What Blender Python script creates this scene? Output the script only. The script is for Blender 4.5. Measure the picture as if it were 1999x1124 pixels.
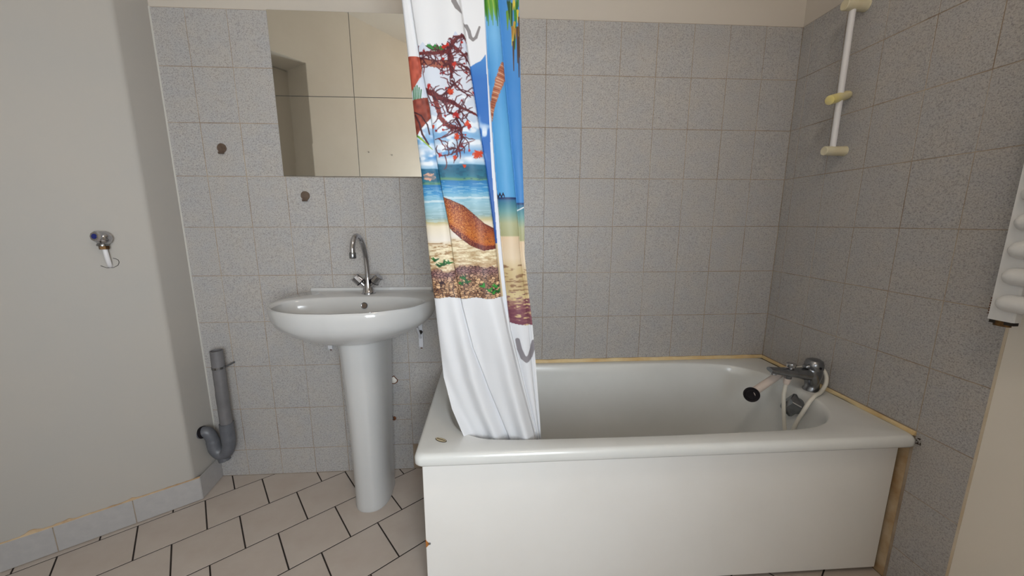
import bpy, math, random
import numpy as np
from mathutils import Vector, Matrix

for o in list(bpy.data.objects):
    bpy.data.objects.remove(o)
scene = bpy.context.scene
COL = scene.collection
random.seed(7)

# ------------------------------------------------------------------ camera
F_PX, YAW, PITCH, ROLL = 719.611, 0.0602, -0.17779, -0.00087
CAM = (-1.28651, -1.59115, 1.14786)
_f = Vector((math.sin(YAW) * math.cos(PITCH), math.cos(YAW) * math.cos(PITCH), math.sin(PITCH)))
_r = Vector((math.cos(YAW), -math.sin(YAW), 0))
_u = _r.cross(_f)
_r2 = _r * math.cos(ROLL) + _u * math.sin(ROLL)
_u2 = -_r * math.sin(ROLL) + _u * math.cos(ROLL)
cam_data = bpy.data.cameras.new('camera')
cam_data.sensor_fit = 'HORIZONTAL'
cam_data.sensor_width = 36.0
cam_data.lens = F_PX / 1999.0 * 36.0
cam_data.clip_start = 0.02
cam = bpy.data.objects.new('camera', cam_data)
COL.objects.link(cam)
m = Matrix.Identity(4)
for i in range(3):
    m[i][0], m[i][1], m[i][2], m[i][3] = _r2[i], _u2[i], -_f[i], CAM[i]
cam.matrix_world = m
scene.camera = cam

# ------------------------------------------------------------------ world, light, exposure
world = bpy.data.worlds.new('world')
scene.world = world
world.use_nodes = True
world.node_tree.nodes['Background'].inputs[0].default_value = (0.75, 0.85, 1.0, 1)
world.node_tree.nodes['Background'].inputs[1].default_value = 0.6
vs = scene.view_settings
vs.view_transform = 'Standard'
vs.look = 'None'
vs.exposure = 0.0
vs.gamma = 1.0
vs.use_curve_mapping = False

# daylight area lamp at the unseen rear window, turned to brighten the left half
WX0, WX1, WZ0, WZ1 = -1.42, -0.72, 0.70, 1.62
REAR_Y = -2.44
ld = bpy.data.lights.new('window_daylight', 'AREA')
ld.shape = 'RECTANGLE'
ld.size, ld.size_y = WX1 - WX0 - 0.06, WZ1 - WZ0 - 0.06
ld.energy = 20.5
ld.spread = math.radians(132)
ld.color = (0.87, 0.945, 1.0)
lo = bpy.data.objects.new('window_daylight', ld)
lo.location = ((WX0 + WX1) / 2, REAR_Y + 0.06, (WZ0 + WZ1) / 2)
lo.rotation_euler = (math.radians(90), 0, math.radians(33))      # looks into the room
COL.objects.link(lo)


# ------------------------------------------------------------------ materials
def s2l(c):
    return tuple(((v / 255.0) / 12.92 if v / 255.0 <= 0.04045 else ((v / 255.0 + 0.055) / 1.055) ** 2.4) for v in c)


def new_mat(name):
    m = bpy.data.materials.new(name)
    m.use_nodes = True
    nt = m.node_tree
    return m, nt, nt.nodes['Principled BSDF']


def noise(nt, scale, detail=2.0, rough=0.5):
    tc = nt.nodes.new('ShaderNodeTexCoord')
    n = nt.nodes.new('ShaderNodeTexNoise')
    n.inputs['Scale'].default_value = scale
    n.inputs['Detail'].default_value = detail
    n.inputs['Roughness'].default_value = rough
    nt.links.new(tc.outputs['Object'], n.inputs['Vector'])
    return n


def ramp(nt, src, stops):
    r = nt.nodes.new('ShaderNodeValToRGB')
    el = r.color_ramp.elements
    while len(el) < len(stops):
        el.new(0.5)
    for e, (p, c) in zip(el, stops):
        e.position = p
        e.color = (*s2l(c), 1)
    nt.links.new(src, r.inputs[0])
    return r


def mat(name, rgb, rough=0.5, metal=0.0, var=None, vscale=5.0, bump=0.0, bscale=60.0, spec=0.5, coat=0.0):
    m, nt, b = new_mat(name)
    b.inputs['Base Color'].default_value = (*s2l(rgb), 1)
    b.inputs['Roughness'].default_value = rough
    b.inputs['Metallic'].default_value = metal
    b.inputs['Specular IOR Level'].default_value = spec
    b.inputs['Coat Weight'].default_value = coat
    if var:
        n = noise(nt, vscale, 4.0, 0.6)
        r = ramp(nt, n.outputs[0], [(0.35, rgb), (0.7, var)])
        nt.links.new(r.outputs[0], b.inputs['Base Color'])
    if bump:
        n2 = noise(nt, bscale, 3.0)
        bp = nt.nodes.new('ShaderNodeBump')
        bp.inputs['Strength'].default_value = bump
        bp.inputs['Distance'].default_value = 0.002
        nt.links.new(n2.outputs[0], bp.inputs['Height'])
        nt.links.new(bp.outputs[0], b.inputs['Normal'])
    return m


def wall_tile_mat():
    """glazed wall tile: off-white with fine blue-grey and pinkish speckle"""
    m, nt, b = new_mat('speckled_wall_tile')
    oi = nt.nodes.new('ShaderNodeObjectInfo')
    tc = nt.nodes.new('ShaderNodeTexCoord')
    off = nt.nodes.new('ShaderNodeVectorMath'); off.operation = 'MULTIPLY_ADD'
    comb = nt.nodes.new('ShaderNodeCombineXYZ')
    for k in range(3):
        nt.links.new(oi.outputs['Random'], comb.inputs[k])
    nt.links.new(comb.outputs[0], off.inputs[0])
    off.inputs[1].default_value = (7.3, 3.1, 5.7)
    nt.links.new(tc.outputs['Object'], off.inputs[2])

    def n(scale, det):
        x = nt.nodes.new('ShaderNodeTexNoise')
        x.inputs['Scale'].default_value = scale
        x.inputs['Detail'].default_value = det
        x.inputs['Roughness'].default_value = 0.65
        nt.links.new(off.outputs[0], x.inputs['Vector'])
        return x
    n1, n2, n3 = n(330, 2.0), n(210, 1.0), n(14, 2.0)
    r1 = ramp(nt, n1.outputs[0], [(0.30, (136, 134, 137)), (0.43, (171, 168, 166)), (0.58, (180, 177, 174)), (0.75, (190, 187, 184))])
    r2 = ramp(nt, n2.outputs[0], [(0.36, (168, 160, 160)), (0.48, (255, 255, 255))])
    mx = nt.nodes.new('ShaderNodeMix'); mx.data_type = 'RGBA'; mx.blend_type = 'MULTIPLY'
    mx.inputs[0].default_value = 0.36
    nt.links.new(r1.outputs[0], mx.inputs[6]); nt.links.new(r2.outputs[0], mx.inputs[7])
    r3 = ramp(nt, n3.outputs[0], [(0.3, (246, 248, 252)), (0.7, (255, 252, 248))])
    mx2 = nt.nodes.new('ShaderNodeMix'); mx2.data_type = 'RGBA'; mx2.blend_type = 'MULTIPLY'
    mx2.inputs[0].default_value = 0.8
    nt.links.new(mx.outputs[2], mx2.inputs[6]); nt.links.new(r3.outputs[0], mx2.inputs[7])
    nt.links.new(mx2.outputs[2], b.inputs['Base Color'])
    b.inputs['Roughness'].default_value = 0.42
    b.inputs['Specular IOR Level'].default_value = 0.35
    return m


M = {}
M['tile'] = wall_tile_mat()
M['grout'] = mat('wall_grout', (172, 158, 140), 0.9, var=(126, 106, 86), vscale=7)
M['floor_tile'] = mat('floor_tile', (189, 178, 169), 0.38, var=(181, 168, 158), vscale=8, spec=0.4)
M['floor_grout'] = mat('floor_grout', (44, 35, 30), 0.95, var=(30, 24, 21), vscale=20)
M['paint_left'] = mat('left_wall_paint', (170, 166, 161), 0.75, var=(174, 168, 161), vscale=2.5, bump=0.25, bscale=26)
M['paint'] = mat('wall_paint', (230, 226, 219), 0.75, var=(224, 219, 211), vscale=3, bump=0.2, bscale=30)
M['paint_upper'] = mat('upper_wall_paint', (192, 184, 174), 0.7, bump=0.15, bscale=40)
M['paint_warm'] = mat('warm_wall_paint', (228, 221, 209), 0.8)
M['paint_warm2'] = mat('right_wall_paint', (226, 219, 208), 0.75, bump=0.3, bscale=22)
M['ceiling'] = mat('ceiling_paint', (234, 230, 224), 0.8)
M['skirt'] = mat('skirting_tile', (172, 169, 168), 0.4, var=(164, 161, 161), vscale=30)
M['seal'] = mat('yellowed_sealant', (216, 196, 154), 0.6, var=(200, 168, 116), vscale=12)
M['seal_pale'] = mat('pale_sealant', (208, 196, 176), 0.6, var=(196, 176, 146), vscale=9)
M['white_seal'] = mat('white_sealant', (182, 179, 173), 0.7)
M['plaster_edge'] = mat('crumbly_plaster_edge', (196, 172, 140), 0.9, var=(160, 126, 92), vscale=14, bump=0.6, bscale=90)
M['ceramic'] = mat('white_ceramic', (194, 194, 194), 0.14, coat=0.3)
M['enamel'] = mat('bath_enamel', (218, 219, 218), 0.24, var=(212, 213, 211), vscale=4, coat=0.2)
M['panel'] = mat('bath_panel_board', (231, 230, 228), 0.42, var=(227, 225, 222), vscale=3)
M['panel_edge'] = mat('chipped_board_edge', (186, 120, 52), 0.9, var=(120, 70, 30), vscale=60)
M['chrome'] = mat('chrome', (186, 186, 190), 0.10, 1.0)
M['chrome_dull'] = mat('dull_chrome', (150, 152, 156), 0.26, 1.0, var=(120, 122, 126), vscale=30)
M['dark'] = mat('black_rubber', (20, 15, 20), 0.7, spec=0.25)
M['dark_hole'] = mat('dark_hole', (24, 20, 18), 0.9)
M['pvc'] = mat('grey_pvc', (112, 110, 112), 0.42, var=(98, 97, 99), vscale=14)
M['pvc_dark'] = mat('weathered_grey_pvc', (98, 100, 106), 0.4, var=(84, 86, 92), vscale=25)
M['brass'] = mat('tarnished_brass', (120, 90, 55), 0.4, 0.8, var=(70, 48, 30), vscale=60)
M['white_plastic'] = mat('white_plastic', (220, 218, 220), 0.4)
M['bracket_white'] = mat('white_bracket', (205, 206, 212), 0.4)
M['cream'] = mat('yellowed_cream_plastic', (212, 204, 178), 0.5, var=(205, 192, 158), vscale=18)
M['yellow'] = mat('yellowed_plastic', (222, 206, 132), 0.5, var=(214, 204, 170), vscale=16)
M['hose'] = mat('shower_hose_plastic', (216, 212, 202), 0.38)
M['handset'] = mat('pinkish_white_plastic', (214, 200, 192), 0.4)
M['blue'] = mat('blue_cap', (22, 34, 110), 0.3)
M['hook'] = mat('brown_metal', (112, 96, 84), 0.45, 0.4, var=(96, 80, 70), vscale=70)
M['rad'] = mat('radiator_enamel', (222, 221, 220), 0.35)
M['rust'] = mat('rust', (120, 70, 38), 0.9, var=(70, 38, 22), vscale=70)
M['grime'] = mat('grime', (58, 44, 36), 0.9)
M['badge'] = mat('badge_cream', (196, 182, 150), 0.4)
M['badge_ink'] = mat('badge_ink', (52, 40, 22), 0.5)
M['bare'] = mat('bare_glue_plaster', (196, 176, 146), 0.9, var=(150, 112, 62), vscale=9, bump=0.5, bscale=70)
M['mirror'] = mat('mirror_silver', (222, 218, 208), 0.03, 1.0)
M['mirror_edge'] = mat('mirror_edge', (70, 72, 66), 0.3)
M['door'] = mat('door_paint', (214, 208, 198), 0.5)
M['glass'] = mat('window_glass', (235, 240, 245), 0.02)
M['rod'] = mat('rod_white', (225, 225, 225), 0.3)
M['black_frame'] = mat('shadow_gap', (40, 34, 30), 0.9)


# ------------------------------------------------------------------ mesh helpers
def link(name, me, material=None, parent=None, smooth=False, angle=35):
    if material is not None:
        me.materials.append(material)
    if smooth:
        me.shade_smooth()
        me.set_sharp_from_angle(angle=math.radians(angle))
    o = bpy.data.objects.new(name, me)
    COL.objects.link(o)
    if parent is not None:
        o.parent = parent
        o.location = -Vector(parent_world(parent))
    return o


def parent_world(p):
    v = Vector(p.location)
    while p.parent is not None:
        p = p.parent
        v += Vector(p.location)
    return v


class MB:
    """collects shapes in world coordinates"""
    def __init__(self):
        self.v, self.f = [], []

    def add(self, vs_, fs_):
        n = len(self.v)
        self.v += [tuple(p) for p in vs_]
        self.f += [tuple(i + n for i in f) for f in fs_]
        return self

    def box(self, a, b):
        x0, y0, z0 = a; x1, y1, z1 = b
        return self.add([(x0, y0, z0), (x1, y0, z0), (x1, y1, z0), (x0, y1, z0), (x0, y0, z1), (x1, y0, z1), (x1, y1, z1), (x0, y1, z1)],
                        [(0, 3, 2, 1), (4, 5, 6, 7), (0, 1, 5, 4), (1, 2, 6, 5), (2, 3, 7, 6), (3, 0, 4, 7)])

    def prism(self, poly, z0, z1):
        n = len(poly)
        vv = [(x, y, z0) for x, y in poly] + [(x, y, z1) for x, y in poly]
        ff = [tuple(range(n))[::-1], tuple(range(n, 2 * n))] + [(i, (i + 1) % n, n + (i + 1) % n, n + i) for i in range(n)]
        return self.add(vv, ff)

    def loft(self, rings, cap0=True, cap1=True, closed=True):
        n = len(rings[0])
        vv = [p for r in rings for p in r]
        ff = []
        for k in range(len(rings) - 1):
            for i in range(n if closed else n - 1):
                j = (i + 1) % n
                ff.append((k * n + i, k * n + j, (k + 1) * n + j, (k + 1) * n + i))
        if cap0: ff.append(tuple(range(n))[::-1])
        if cap1: ff.append(tuple((len(rings) - 1) * n + i for i in range(n)))
        return self.add(vv, ff)

    def tube(self, pts, rad, n=16, cap=True, flat=1.0, up=None):
        pts = [Vector(p) for p in pts]
        if not hasattr(rad, '__len__'):
            rad = [rad] * len(pts)
        rings = []
        ref = None
        for i, p in enumerate(pts):
            a = pts[max(0, i - 1)]; b = pts[min(len(pts) - 1, i + 1)]
            t = b - a
            if t.length < 1e-9: t = Vector((0, 0, 1))
            t = t.normalized()
            if ref is None:
                ref = Vector(up) if up else (Vector((0, 0, 1)) if abs(t.z) < 0.9 else Vector((1, 0, 0)))
            s = t.cross(ref).normalized()
            ref = s.cross(t).normalized()
            rings.append([p + (s * math.cos(q) + ref * math.sin(q) * flat) * rad[i] for q in [2 * math.pi * k / n for k in range(n)]])
        return self.loft(rings, cap, cap)

    def lathe(self, c, axis, prof, n=24, cap0=True, cap1=True):
        """prof: list of (distance along axis, radius)"""
        c = Vector(c); t = Vector(axis).normalized()
        ref = Vector((0, 0, 1)) if abs(t.z) < 0.9 else Vector((1, 0, 0))
        s = t.cross(ref).normalized(); u = s.cross(t)
        rings = [[c + t * d + (s * math.cos(q) + u * math.sin(q)) * r for q in [2 * math.pi * k / n for k in range(n)]] for d, r in prof]
        return self.loft(rings, cap0, cap1)

    def build(self, name, material, parent=None, smooth=False, angle=35):
        me = bpy.data.meshes.new(name)
        me.from_pydata(self.v, [], self.f)
        me.validate()
        import bmesh
        bm = bmesh.new(); bm.from_mesh(me)
        bmesh.ops.recalc_face_normals(bm, faces=bm.faces)
        bm.to_mesh(me); bm.free()
        return link(name, me, material, parent, smooth, angle)


def tag(o, label, cat, group=None):
    o['label'] = label; o['category'] = cat
    if group: o['group'] = group
    return o


def thing(name, loc, label, cat, group=None):
    o = bpy.data.objects.new(name, None)
    o.empty_display_size = 0.05
    COL.objects.link(o)
    o.location = loc
    return tag(o, label, cat, group)


def struct(o):
    o['kind'] = 'structure'
    return o


def catmull(pts, n=8, closed=False):
    P = [Vector(p) for p in pts]
    out = []
    L = len(P)
    for i in range(L if closed else L - 1):
        p0 = P[(i - 1) % L] if closed or i > 0 else P[0] * 2 - P[1]
        p1 = P[i]; p2 = P[(i + 1) % L]
        p3 = P[(i + 2) % L] if closed or i + 2 < L else P[-1] * 2 - P[-2]
        for k in range(n):
            t = k / n
            out.append(0.5 * ((2 * p1) + (p2 - p0) * t + (2 * p0 - 5 * p1 + 4 * p2 - p3) * t * t + (3 * p1 - p0 - 3 * p2 + p3) * t ** 3))
    if not closed:
        out.append(P[-1])
    return out


def bevel_box(a, b, r):
    """box whose 12 edges are chamfered: three stacked loops"""
    x0, y0, z0 = a; x1, y1, z1 = b

    def loop(i, z):
        X0, X1, Y0, Y1 = x0 + i, x1 - i, y0 + i, y1 - i
        return [(X0 + r, Y0, z), (X1 - r, Y0, z), (X1, Y0 + r, z), (X1, Y1 - r, z), (X1 - r, Y1, z), (X0 + r, Y1, z), (X0, Y1 - r, z), (X0, Y0 + r, z)]
    return MB().loft([loop(r * .8, z0), loop(0, z0 + r), loop(0, z1 - r), loop(r * .8, z1)])


# ------------------------------------------------------------------ tiles as objects
_tile_cache = {}


def tile_mesh(w, h, t, c, material, name='tile'):
    key = (round(w, 4), round(h, 4), round(t, 4), material.name)
    if key in _tile_cache:
        return _tile_cache[key]
    v = [(0, 0, -t), (w, 0, -t), (w, h, -t), (0, h, -t),
         (0, 0, -c), (w, 0, -c), (w, h, -c), (0, h, -c),
         (c, c, 0), (w - c, c, 0), (w - c, h - c, 0), (c, h - c, 0)]
    f = [(3, 2, 1, 0), (8, 9, 10, 11)]
    for k in range(4):
        j = (k + 1) % 4
        f += [(k, j, 4 + j, 4 + k), (4 + k, 4 + j, 8 + j, 8 + k)]
    me = bpy.data.meshes.new(name)
    me.from_pydata(v, [], f)
    me.materials.append(material)
    _tile_cache[key] = me
    return me


def place_tile(parent, origin, u, v, w, h, material, jw=0.0018, jh=0.0018, t=0.006, c=0.0007, proud=0.0):
    me = tile_mesh(w - jw, h - jh, t, c, material)
    o = bpy.data.objects.new('tile', me)
    COL.objects.link(o)
    u = Vector(u); v = Vector(v); n = u.cross(v)
    p = Vector(origin) + u * (jw / 2) + v * (jh / 2) + n * proud
    mw = Matrix.Identity(4)
    for i in range(3):
        mw[i][0], mw[i][1], mw[i][2], mw[i][3] = u[i], v[i], n[i], p[i]
    o.matrix_world = mw
    o.parent = parent
    return o


# ------------------------------------------------------------------ the room
CEIL = 2.63
TOP = 1.927                          # top of the tiling
BATH_Z = 0.516                       # top of the bath rim
W = 0.15
TH = -0.0156                         # the right wall is a hair out of square
RU = Vector((math.sin(TH), -math.cos(TH), 0))
E0 = Vector((-2.501, -0.146, 0))     # floor corner where the skirting of the left wall turns
LD = Vector((-0.80865, -0.58829, 0)) # along the left wall, away from the corner
LN = Vector((0.58829, -0.80865, 0))  # out of the left wall into the room
SIDE_S = 0.60
F0 = E0 + LD * SIDE_S                # where left wall meets the wall with the doorway

# floor
fb = MB()
fb.prism([(-2.56, 0.02), (0.06, 0.02), (0.06, -2.6), (-1.65, -2.6), (-3.3, -0.60), (-2.95, -0.42), (-2.56, -0.16)], -0.06, -0.0007)
floor = struct(fb.build('floor', M['floor_grout']))

al = 0.027
FU = (LD * math.cos(al) + LN * math.sin(al)).normalized()
FV = (LN * math.cos(al) - LD * math.sin(al)).normalized()
FO = E0 + LN * 0.0125


def clip(poly, p, n):
    """keep the side where (q-p).n >= 0"""
    out = []
    for i in range(len(poly)):
        a, b = poly[i], poly[(i + 1) % len(poly)]
        da, db = (a - p).dot(n), (b - p).dot(n)
        if da >= 0: out.append(a)
        if (da >= 0) != (db >= 0):
            out.append(a + (b - a) * (da / (da - db)))
    return out


PU, PV = 0.2, 0.1965
GU, GV = 0.0048, 0.0044
ret_n = Vector((0.9925, 0.122, 0))
planes = [(Vector((0, -0.001, 0)), Vector((0, -1, 0))), (Vector((-0.002, 0, 0)), Vector((-math.cos(TH), -math.sin(TH), 0))),
          (Vector((0, REAR_Y + 0.001, 0)), Vector((0, 1, 0))), (F0, -LD)]
for r in range(-3, 13):
    for q in range(-17, 8):
        off = (0.1 if r % 2 else 0.0) - 0.006
        u0, v0 = q * PU + off + GU / 2, r * PV + GV / 2
        pts = [FO + FU * a + FV * b for a, b in ((u0, v0), (u0 + PU - GU, v0), (u0 + PU - GU, v0 + PV - GV), (u0, v0 + PV - GV))]
        cen = sum(pts, Vector()) / 4
        pl = list(planes)
        rel = cen - E0
        if rel.dot(LN) < -0.11 and rel.dot(LD) > -0.02: continue
        if rel.dot(ret_n) < -0.11 and cen.y > -0.14: continue
        poly = pts
        for p_, n_ in pl:
            if len(poly) < 3: break
            poly = clip(poly, p_, n_)
        if len(poly) < 3:
            continue
        area = abs(sum(poly[i].x * poly[(i + 1) % len(poly)].y - poly[(i + 1) % len(poly)].x * poly[i].y for i in range(len(poly)))) / 2
        if area < 0.0001:
            continue
        # hidden under the bath
        if min(p_.x for p_ in poly) > -1.40 and min(p_.y for p_ in poly) > -0.56:
            continue
        if len(poly) == 4 and abs(area - (PU - GU) * (PV - GV)) < 1e-6:
            me = tile_mesh(PU - GU, PV - GV, 0.007, 0.0005, M['floor_tile'], 'tile')
            o = bpy.data.objects.new('tile', me)
            COL.objects.link(o)
            mw = Matrix.Identity(4)
            uu, vv = FU, FV
            org = pts[0]
            nn = uu.cross(vv)
            for i in range(3):
                mw[i][0], mw[i][1], mw[i][2], mw[i][3] = uu[i], vv[i], nn[i], org[i]
            o.matrix_world = mw
            o.parent = floor
        else:
            t = MB().prism([(p_.x, p_.y) for p_ in poly], -0.007, 0.0).build('tile', M['floor_tile'], floor)

# back wall: a slab that carries the tiles, plastered above them
wb = MB().box((-2.56, 0.0008, -0.05), (0.10, 0.14, TOP))
wall_back = struct(wb.build('wall_back', M['grout']))
MB().box((-2.56, 0.0004, TOP), (0.10, 0.14, CEIL)).build('plaster', M['paint_upper'], wall_back)
cols = [-2.524] + [-0.154 - W * k for k in range(15, -1, -1)] + [0.0]
rows = [0.0, 0.127] + [0.327 + 0.2 * k for k in range(9)]
rnd = random.Random(3)
for i in range(len(cols) - 1):
    for j in range(len(rows) - 1):
        x0, x1, z0, z1 = cols[i], cols[i + 1], rows[j], rows[j + 1]
        if x0 > -1.45 and z1 < 0.50: continue
        if j == 0 and x0 > -1.66: continue
        cuts = [z0, z1]
        if abs(x0 + 1.804) < 0.01:      # patched column beside the pedestal
            if j == 2: cuts = [z0, 0.446, z1]
            if j == 1: cuts = [z0, 0.252, z1]
        for a, b in zip(cuts[:-1], cuts[1:]):
            place_tile(wall_back, (x0, 0, a), (1, 0, 0), (0, 0, 1), x1 - x0, b - a, M['tile'],
                       jw=rnd.choice((.0013, .0016, .002, .0024)), jh=rnd.choice((.0016, .002, .0024)), proud=-rnd.random() * 0.0005)

MB().prism([(-2.527, 0.001), (-2.5215, 0.001), (-2.5235, -.002), (-2.527, -.0035)], 0.10, TOP).build('sealant', M['white_seal'], wall_back)

# right wall
def rpt(t, d, z):
    """point on the right wall: t from the corner, d out of the wall"""
    return RU * t + Vector((-math.cos(TH), -math.sin(TH), 0)) * d + Vector((0, 0, z))


def rbox(t0, t1, d0, d1, z0, z1):
    b = MB()
    pl = [rpt(t0, d0, 0), rpt(t1, d0, 0), rpt(t1, d1, 0), rpt(t0, d1, 0)]
    b.prism([(p_.x, p_.y) for p_ in pl], z0, z1)
    return b


EDGE = 0.787
wall_right = struct(rbox(-0.02, EDGE + 0.002, -0.14, -0.0008, -0.05, TOP).build('wall_right', M['grout']))
rbox(-0.02, EDGE + 0.002, -0.14, -0.0004, TOP, CEIL).build('plaster', M['paint_upper'], wall_right)
rbox(EDGE + 0.004, 2.60, -0.14, 0.001, -0.05, CEIL).build('plaster', M['paint_warm2'], wall_right)
rbox(EDGE - 0.001, EDGE + 0.005, -0.01, 0.0018, 0.0, CEIL).build('sealant', M['seal_pale'], wall_right)
tcols = [0.0, 0.0494, 0.1994, 0.3494, 0.4994, 0.6494, EDGE]
for i in range(len(tcols) - 1):
    for j in range(len(rows) - 1):
        t0, t1, z0, z1 = tcols[i], tcols[i + 1], rows[j], rows[j + 1]
        if z1 < 0.535:
            if t1 < 0.66: continue
            t0 = max(t0, 0.643)
        place_tile(wall_right, rpt(t0, 0, z0), RU, (0, 0, 1), t1 - t0, z1 - z0, M['tile'],
                   jw=rnd.choice((.0013, .0016, .002)), jh=rnd.choice((.0018, .0022, .0026)), proud=-rnd.random() * 0.0005)
# bare strip between bath panel and tiles
rbox(0.598, 0.642, -0.006, 0.0004, 0.0, 0.50).build('bare_plaster', M['bare'], wall_right)

# left wall with its short return
Ep = E0 + LD * 0.020 - LN * 0.007
ret_dir = (Vector((-2.526, 0.0, 0)) - Ep)
arc = [Ep + LD * 0.010, Ep + LD * 0.004 + ret_dir.normalized() * 0.002, Ep + LD * 0.001 + ret_dir.normalized() * 0.006, Ep + ret_dir.normalized() * 0.012]
Fw = F0 - LN * 0.007
plan = [Fw] + arc + [Vector((-2.526, 0.0, 0)), Vector((-2.526, 0.12, 0)), Vector((-3.2, 0.12, 0)), Fw + LD * 0.5 - LN * 0.0, ]
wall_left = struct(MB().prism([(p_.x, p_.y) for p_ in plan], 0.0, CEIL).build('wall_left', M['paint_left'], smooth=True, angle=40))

# skirting tiles
skirt = MB()
a_, b_ = E0 - LN * 0.0015, F0 - LN * 0.0015
pl = [a_, b_, b_ - LN * 0.0055, a_ - LN * 0.0055]
skirt.prism([(p_.x, p_.y) for p_ in pl], 0.001, 0.096)
base_left = struct(skirt.build('baseboard_left', M['grout']))
for s0, s1 in ((0.0, 0.198), (0.198, 0.395), (0.395, 0.595)):
    place_tile(base_left, E0 + LD * s1 + Vector((0, 0, 0.0015)), -LD, (0, 0, 1), s1 - s0, 0.099, M['skirt'], jw=0.0022, jh=0.001, t=0.0045, c=0.001)
rd = (Vector((-2.519, 0.0, 0)) - E0)
place_tile(base_left, E0 + Vector((0, 0, 0.0015)), rd.normalized(), (0, 0, 1), rd.length, 0.099, M['skirt'], jw=0.001, jh=0.001, t=0.0065, c=0.001)
# crumbly bead on top of the skirting
bead = []
for k in range(61):
    s = 0.595 * k / 60
    hgt = 0.0025 + 0.002 * rnd.random() + 0.010 * math.exp(-((s - 0.36) / 0.03) ** 2) * rnd.random() + 0.012 * math.exp(-((s - 0.44) / 0.015) ** 2) + 0.006 * math.exp(-((s - 0.2) / 0.012) ** 2)
    p_ = E0 + LD * s
    bead.append([p_ - LN * 0.001 + Vector((0, 0, 0.0985)), p_ - LN * 0.004 + Vector((0, 0, 0.0995 + hgt)), p_ - LN * 0.008 + Vector((0, 0, 0.1 + hgt)), p_ - LN * 0.008 + Vector((0, 0, 0.0985))])
MB().loft(bead).build('sealant', M['plaster_edge'], base_left)

# wall with the doorway, left of the camera (seen in the mirrors)
def spt(v, dpt):
    return F0 + LN * v + LD * dpt


def sbox(v0, v1, d0, d1, z0, z1):
    pl = [spt(v0, d0), spt(v1, d0), spt(v1, d1), spt(v0, d1)]
    return MB().prism([(p_.x, p_.y) for p_ in pl], z0, z1)


side = sbox(0.84, 2.42, 0, 0.28, 0, CEIL)
for bx_ in ((-0.01, 0.84, 2.19, CEIL), (-0.01, 0.03, 0, 2.19)):
    q2 = sbox(bx_[0], bx_[1], 0, 0.28, bx_[2], bx_[3]); side.add(q2.v, q2.f)
wall_side = struct(side.build('wall_side', M['paint']))
door = struct(sbox(0.03, 0.84, 0.24, 0.275, 0.008, 2.185).build('door_1', M['door']))
hb = MB().lathe(spt(0.76, 0.24) + Vector((0, 0, 1.02)), -LD, [(0, .022), (.006, .022), (.006, .01), (.05, .01)])
hp = spt(0.76, 0.24 - 0.045) + Vector((0, 0, 1.02))
hb.tube([hp, hp - LN * 0.11], 0.008)
hb.build('door_handle', M['chrome'], door, True)
for vv, zz in ((1.28, 1.69), (1.51, 1.70)):
    nl = MB().lathe(spt(vv, 0.0) + Vector((0, 0, zz)), -LD, [(-.01, .002), (.006, .002), (.006, .005), (.008, .004)], 10).build('nail', M['dark_hole'], wall_side)
# rear wall with the window
SE = spt(2.42, 0)
rear = MB()
RX0, RX1 = SE.x - 0.3, 0.08
rear.box((RX0, REAR_Y - 0.16, 0), (WX0, REAR_Y, CEIL)).box((WX1, REAR_Y - 0.16, 0), (RX1, REAR_Y, CEIL))
rear.box((WX0, REAR_Y - 0.16, 0), (WX1, REAR_Y, WZ0)).box((WX0, REAR_Y - 0.16, WZ1), (WX1, REAR_Y, CEIL))
struct(rear.build('wall_rear', M['paint_warm']))
win = MB()
fy0, fy1 = REAR_Y - 0.13, REAR_Y - 0.08
wm = (WX0 + WX1) / 2
for a, b in (((WX0, fy0, WZ0), (WX0 + .05, fy1, WZ1)), ((WX1 - .05, fy0, WZ0), (WX1, fy1, WZ1)), ((WX0 + .05, fy0, WZ0), (WX1 - .05, fy1, WZ0 + .05)),
             ((WX0 + .05, fy0, WZ1 - .05), (WX1 - .05, fy1, WZ1)), ((wm - .03, fy0, WZ0 + .05), (wm + .03, fy1, WZ1 - .05))):
    win.box(a, b)
window = struct(win.build('window_1', M['white_plastic']))
for xa, xb in ((WX0 + .05, wm - .03), (wm + .03, WX1 - .05)):
    MB().box((xa, fy0 + .02, WZ0 + .05), (xb, fy0 + .026, WZ1 - .05)).build('pane', M['glass'], window)

struct(MB().prism([(-3.9, 0.14), (0.14, 0.14), (0.14, -2.7), (-3.9, -2.7)], CEIL, CEIL + 0.1).build('ceiling', M['ceiling']))

# warm fill lamp added under the ceiling to lift the ambient light, out of view
lamp = thing('added_fill_lamp', (-1.00, -1.60, CEIL), 'added warm fill lamp under the ceiling, out of view', 'lamp')
MB().lathe((-1.00, -1.60, CEIL), (0, 0, -1), [(0, .075), (.02, .075), (.028, .065)], 28).build('base', M['white_plastic'], lamp, True)
glow, gnt, gb = new_mat('fill_lamp_glow')
gb.inputs['Emission Color'].default_value = (1.0, 0.88, 0.74, 1)
gb.inputs['Emission Strength'].default_value = 32.0
MB().lathe((-1.00, -1.60, CEIL - .02), (0, 0, -1), [(0, .05)] + [(.10 - .10 * math.cos(q), .10 * math.sin(q)) for q in np.linspace(.55, math.pi - .02, 14)], 24).build('globe', glow, lamp, True)

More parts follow.
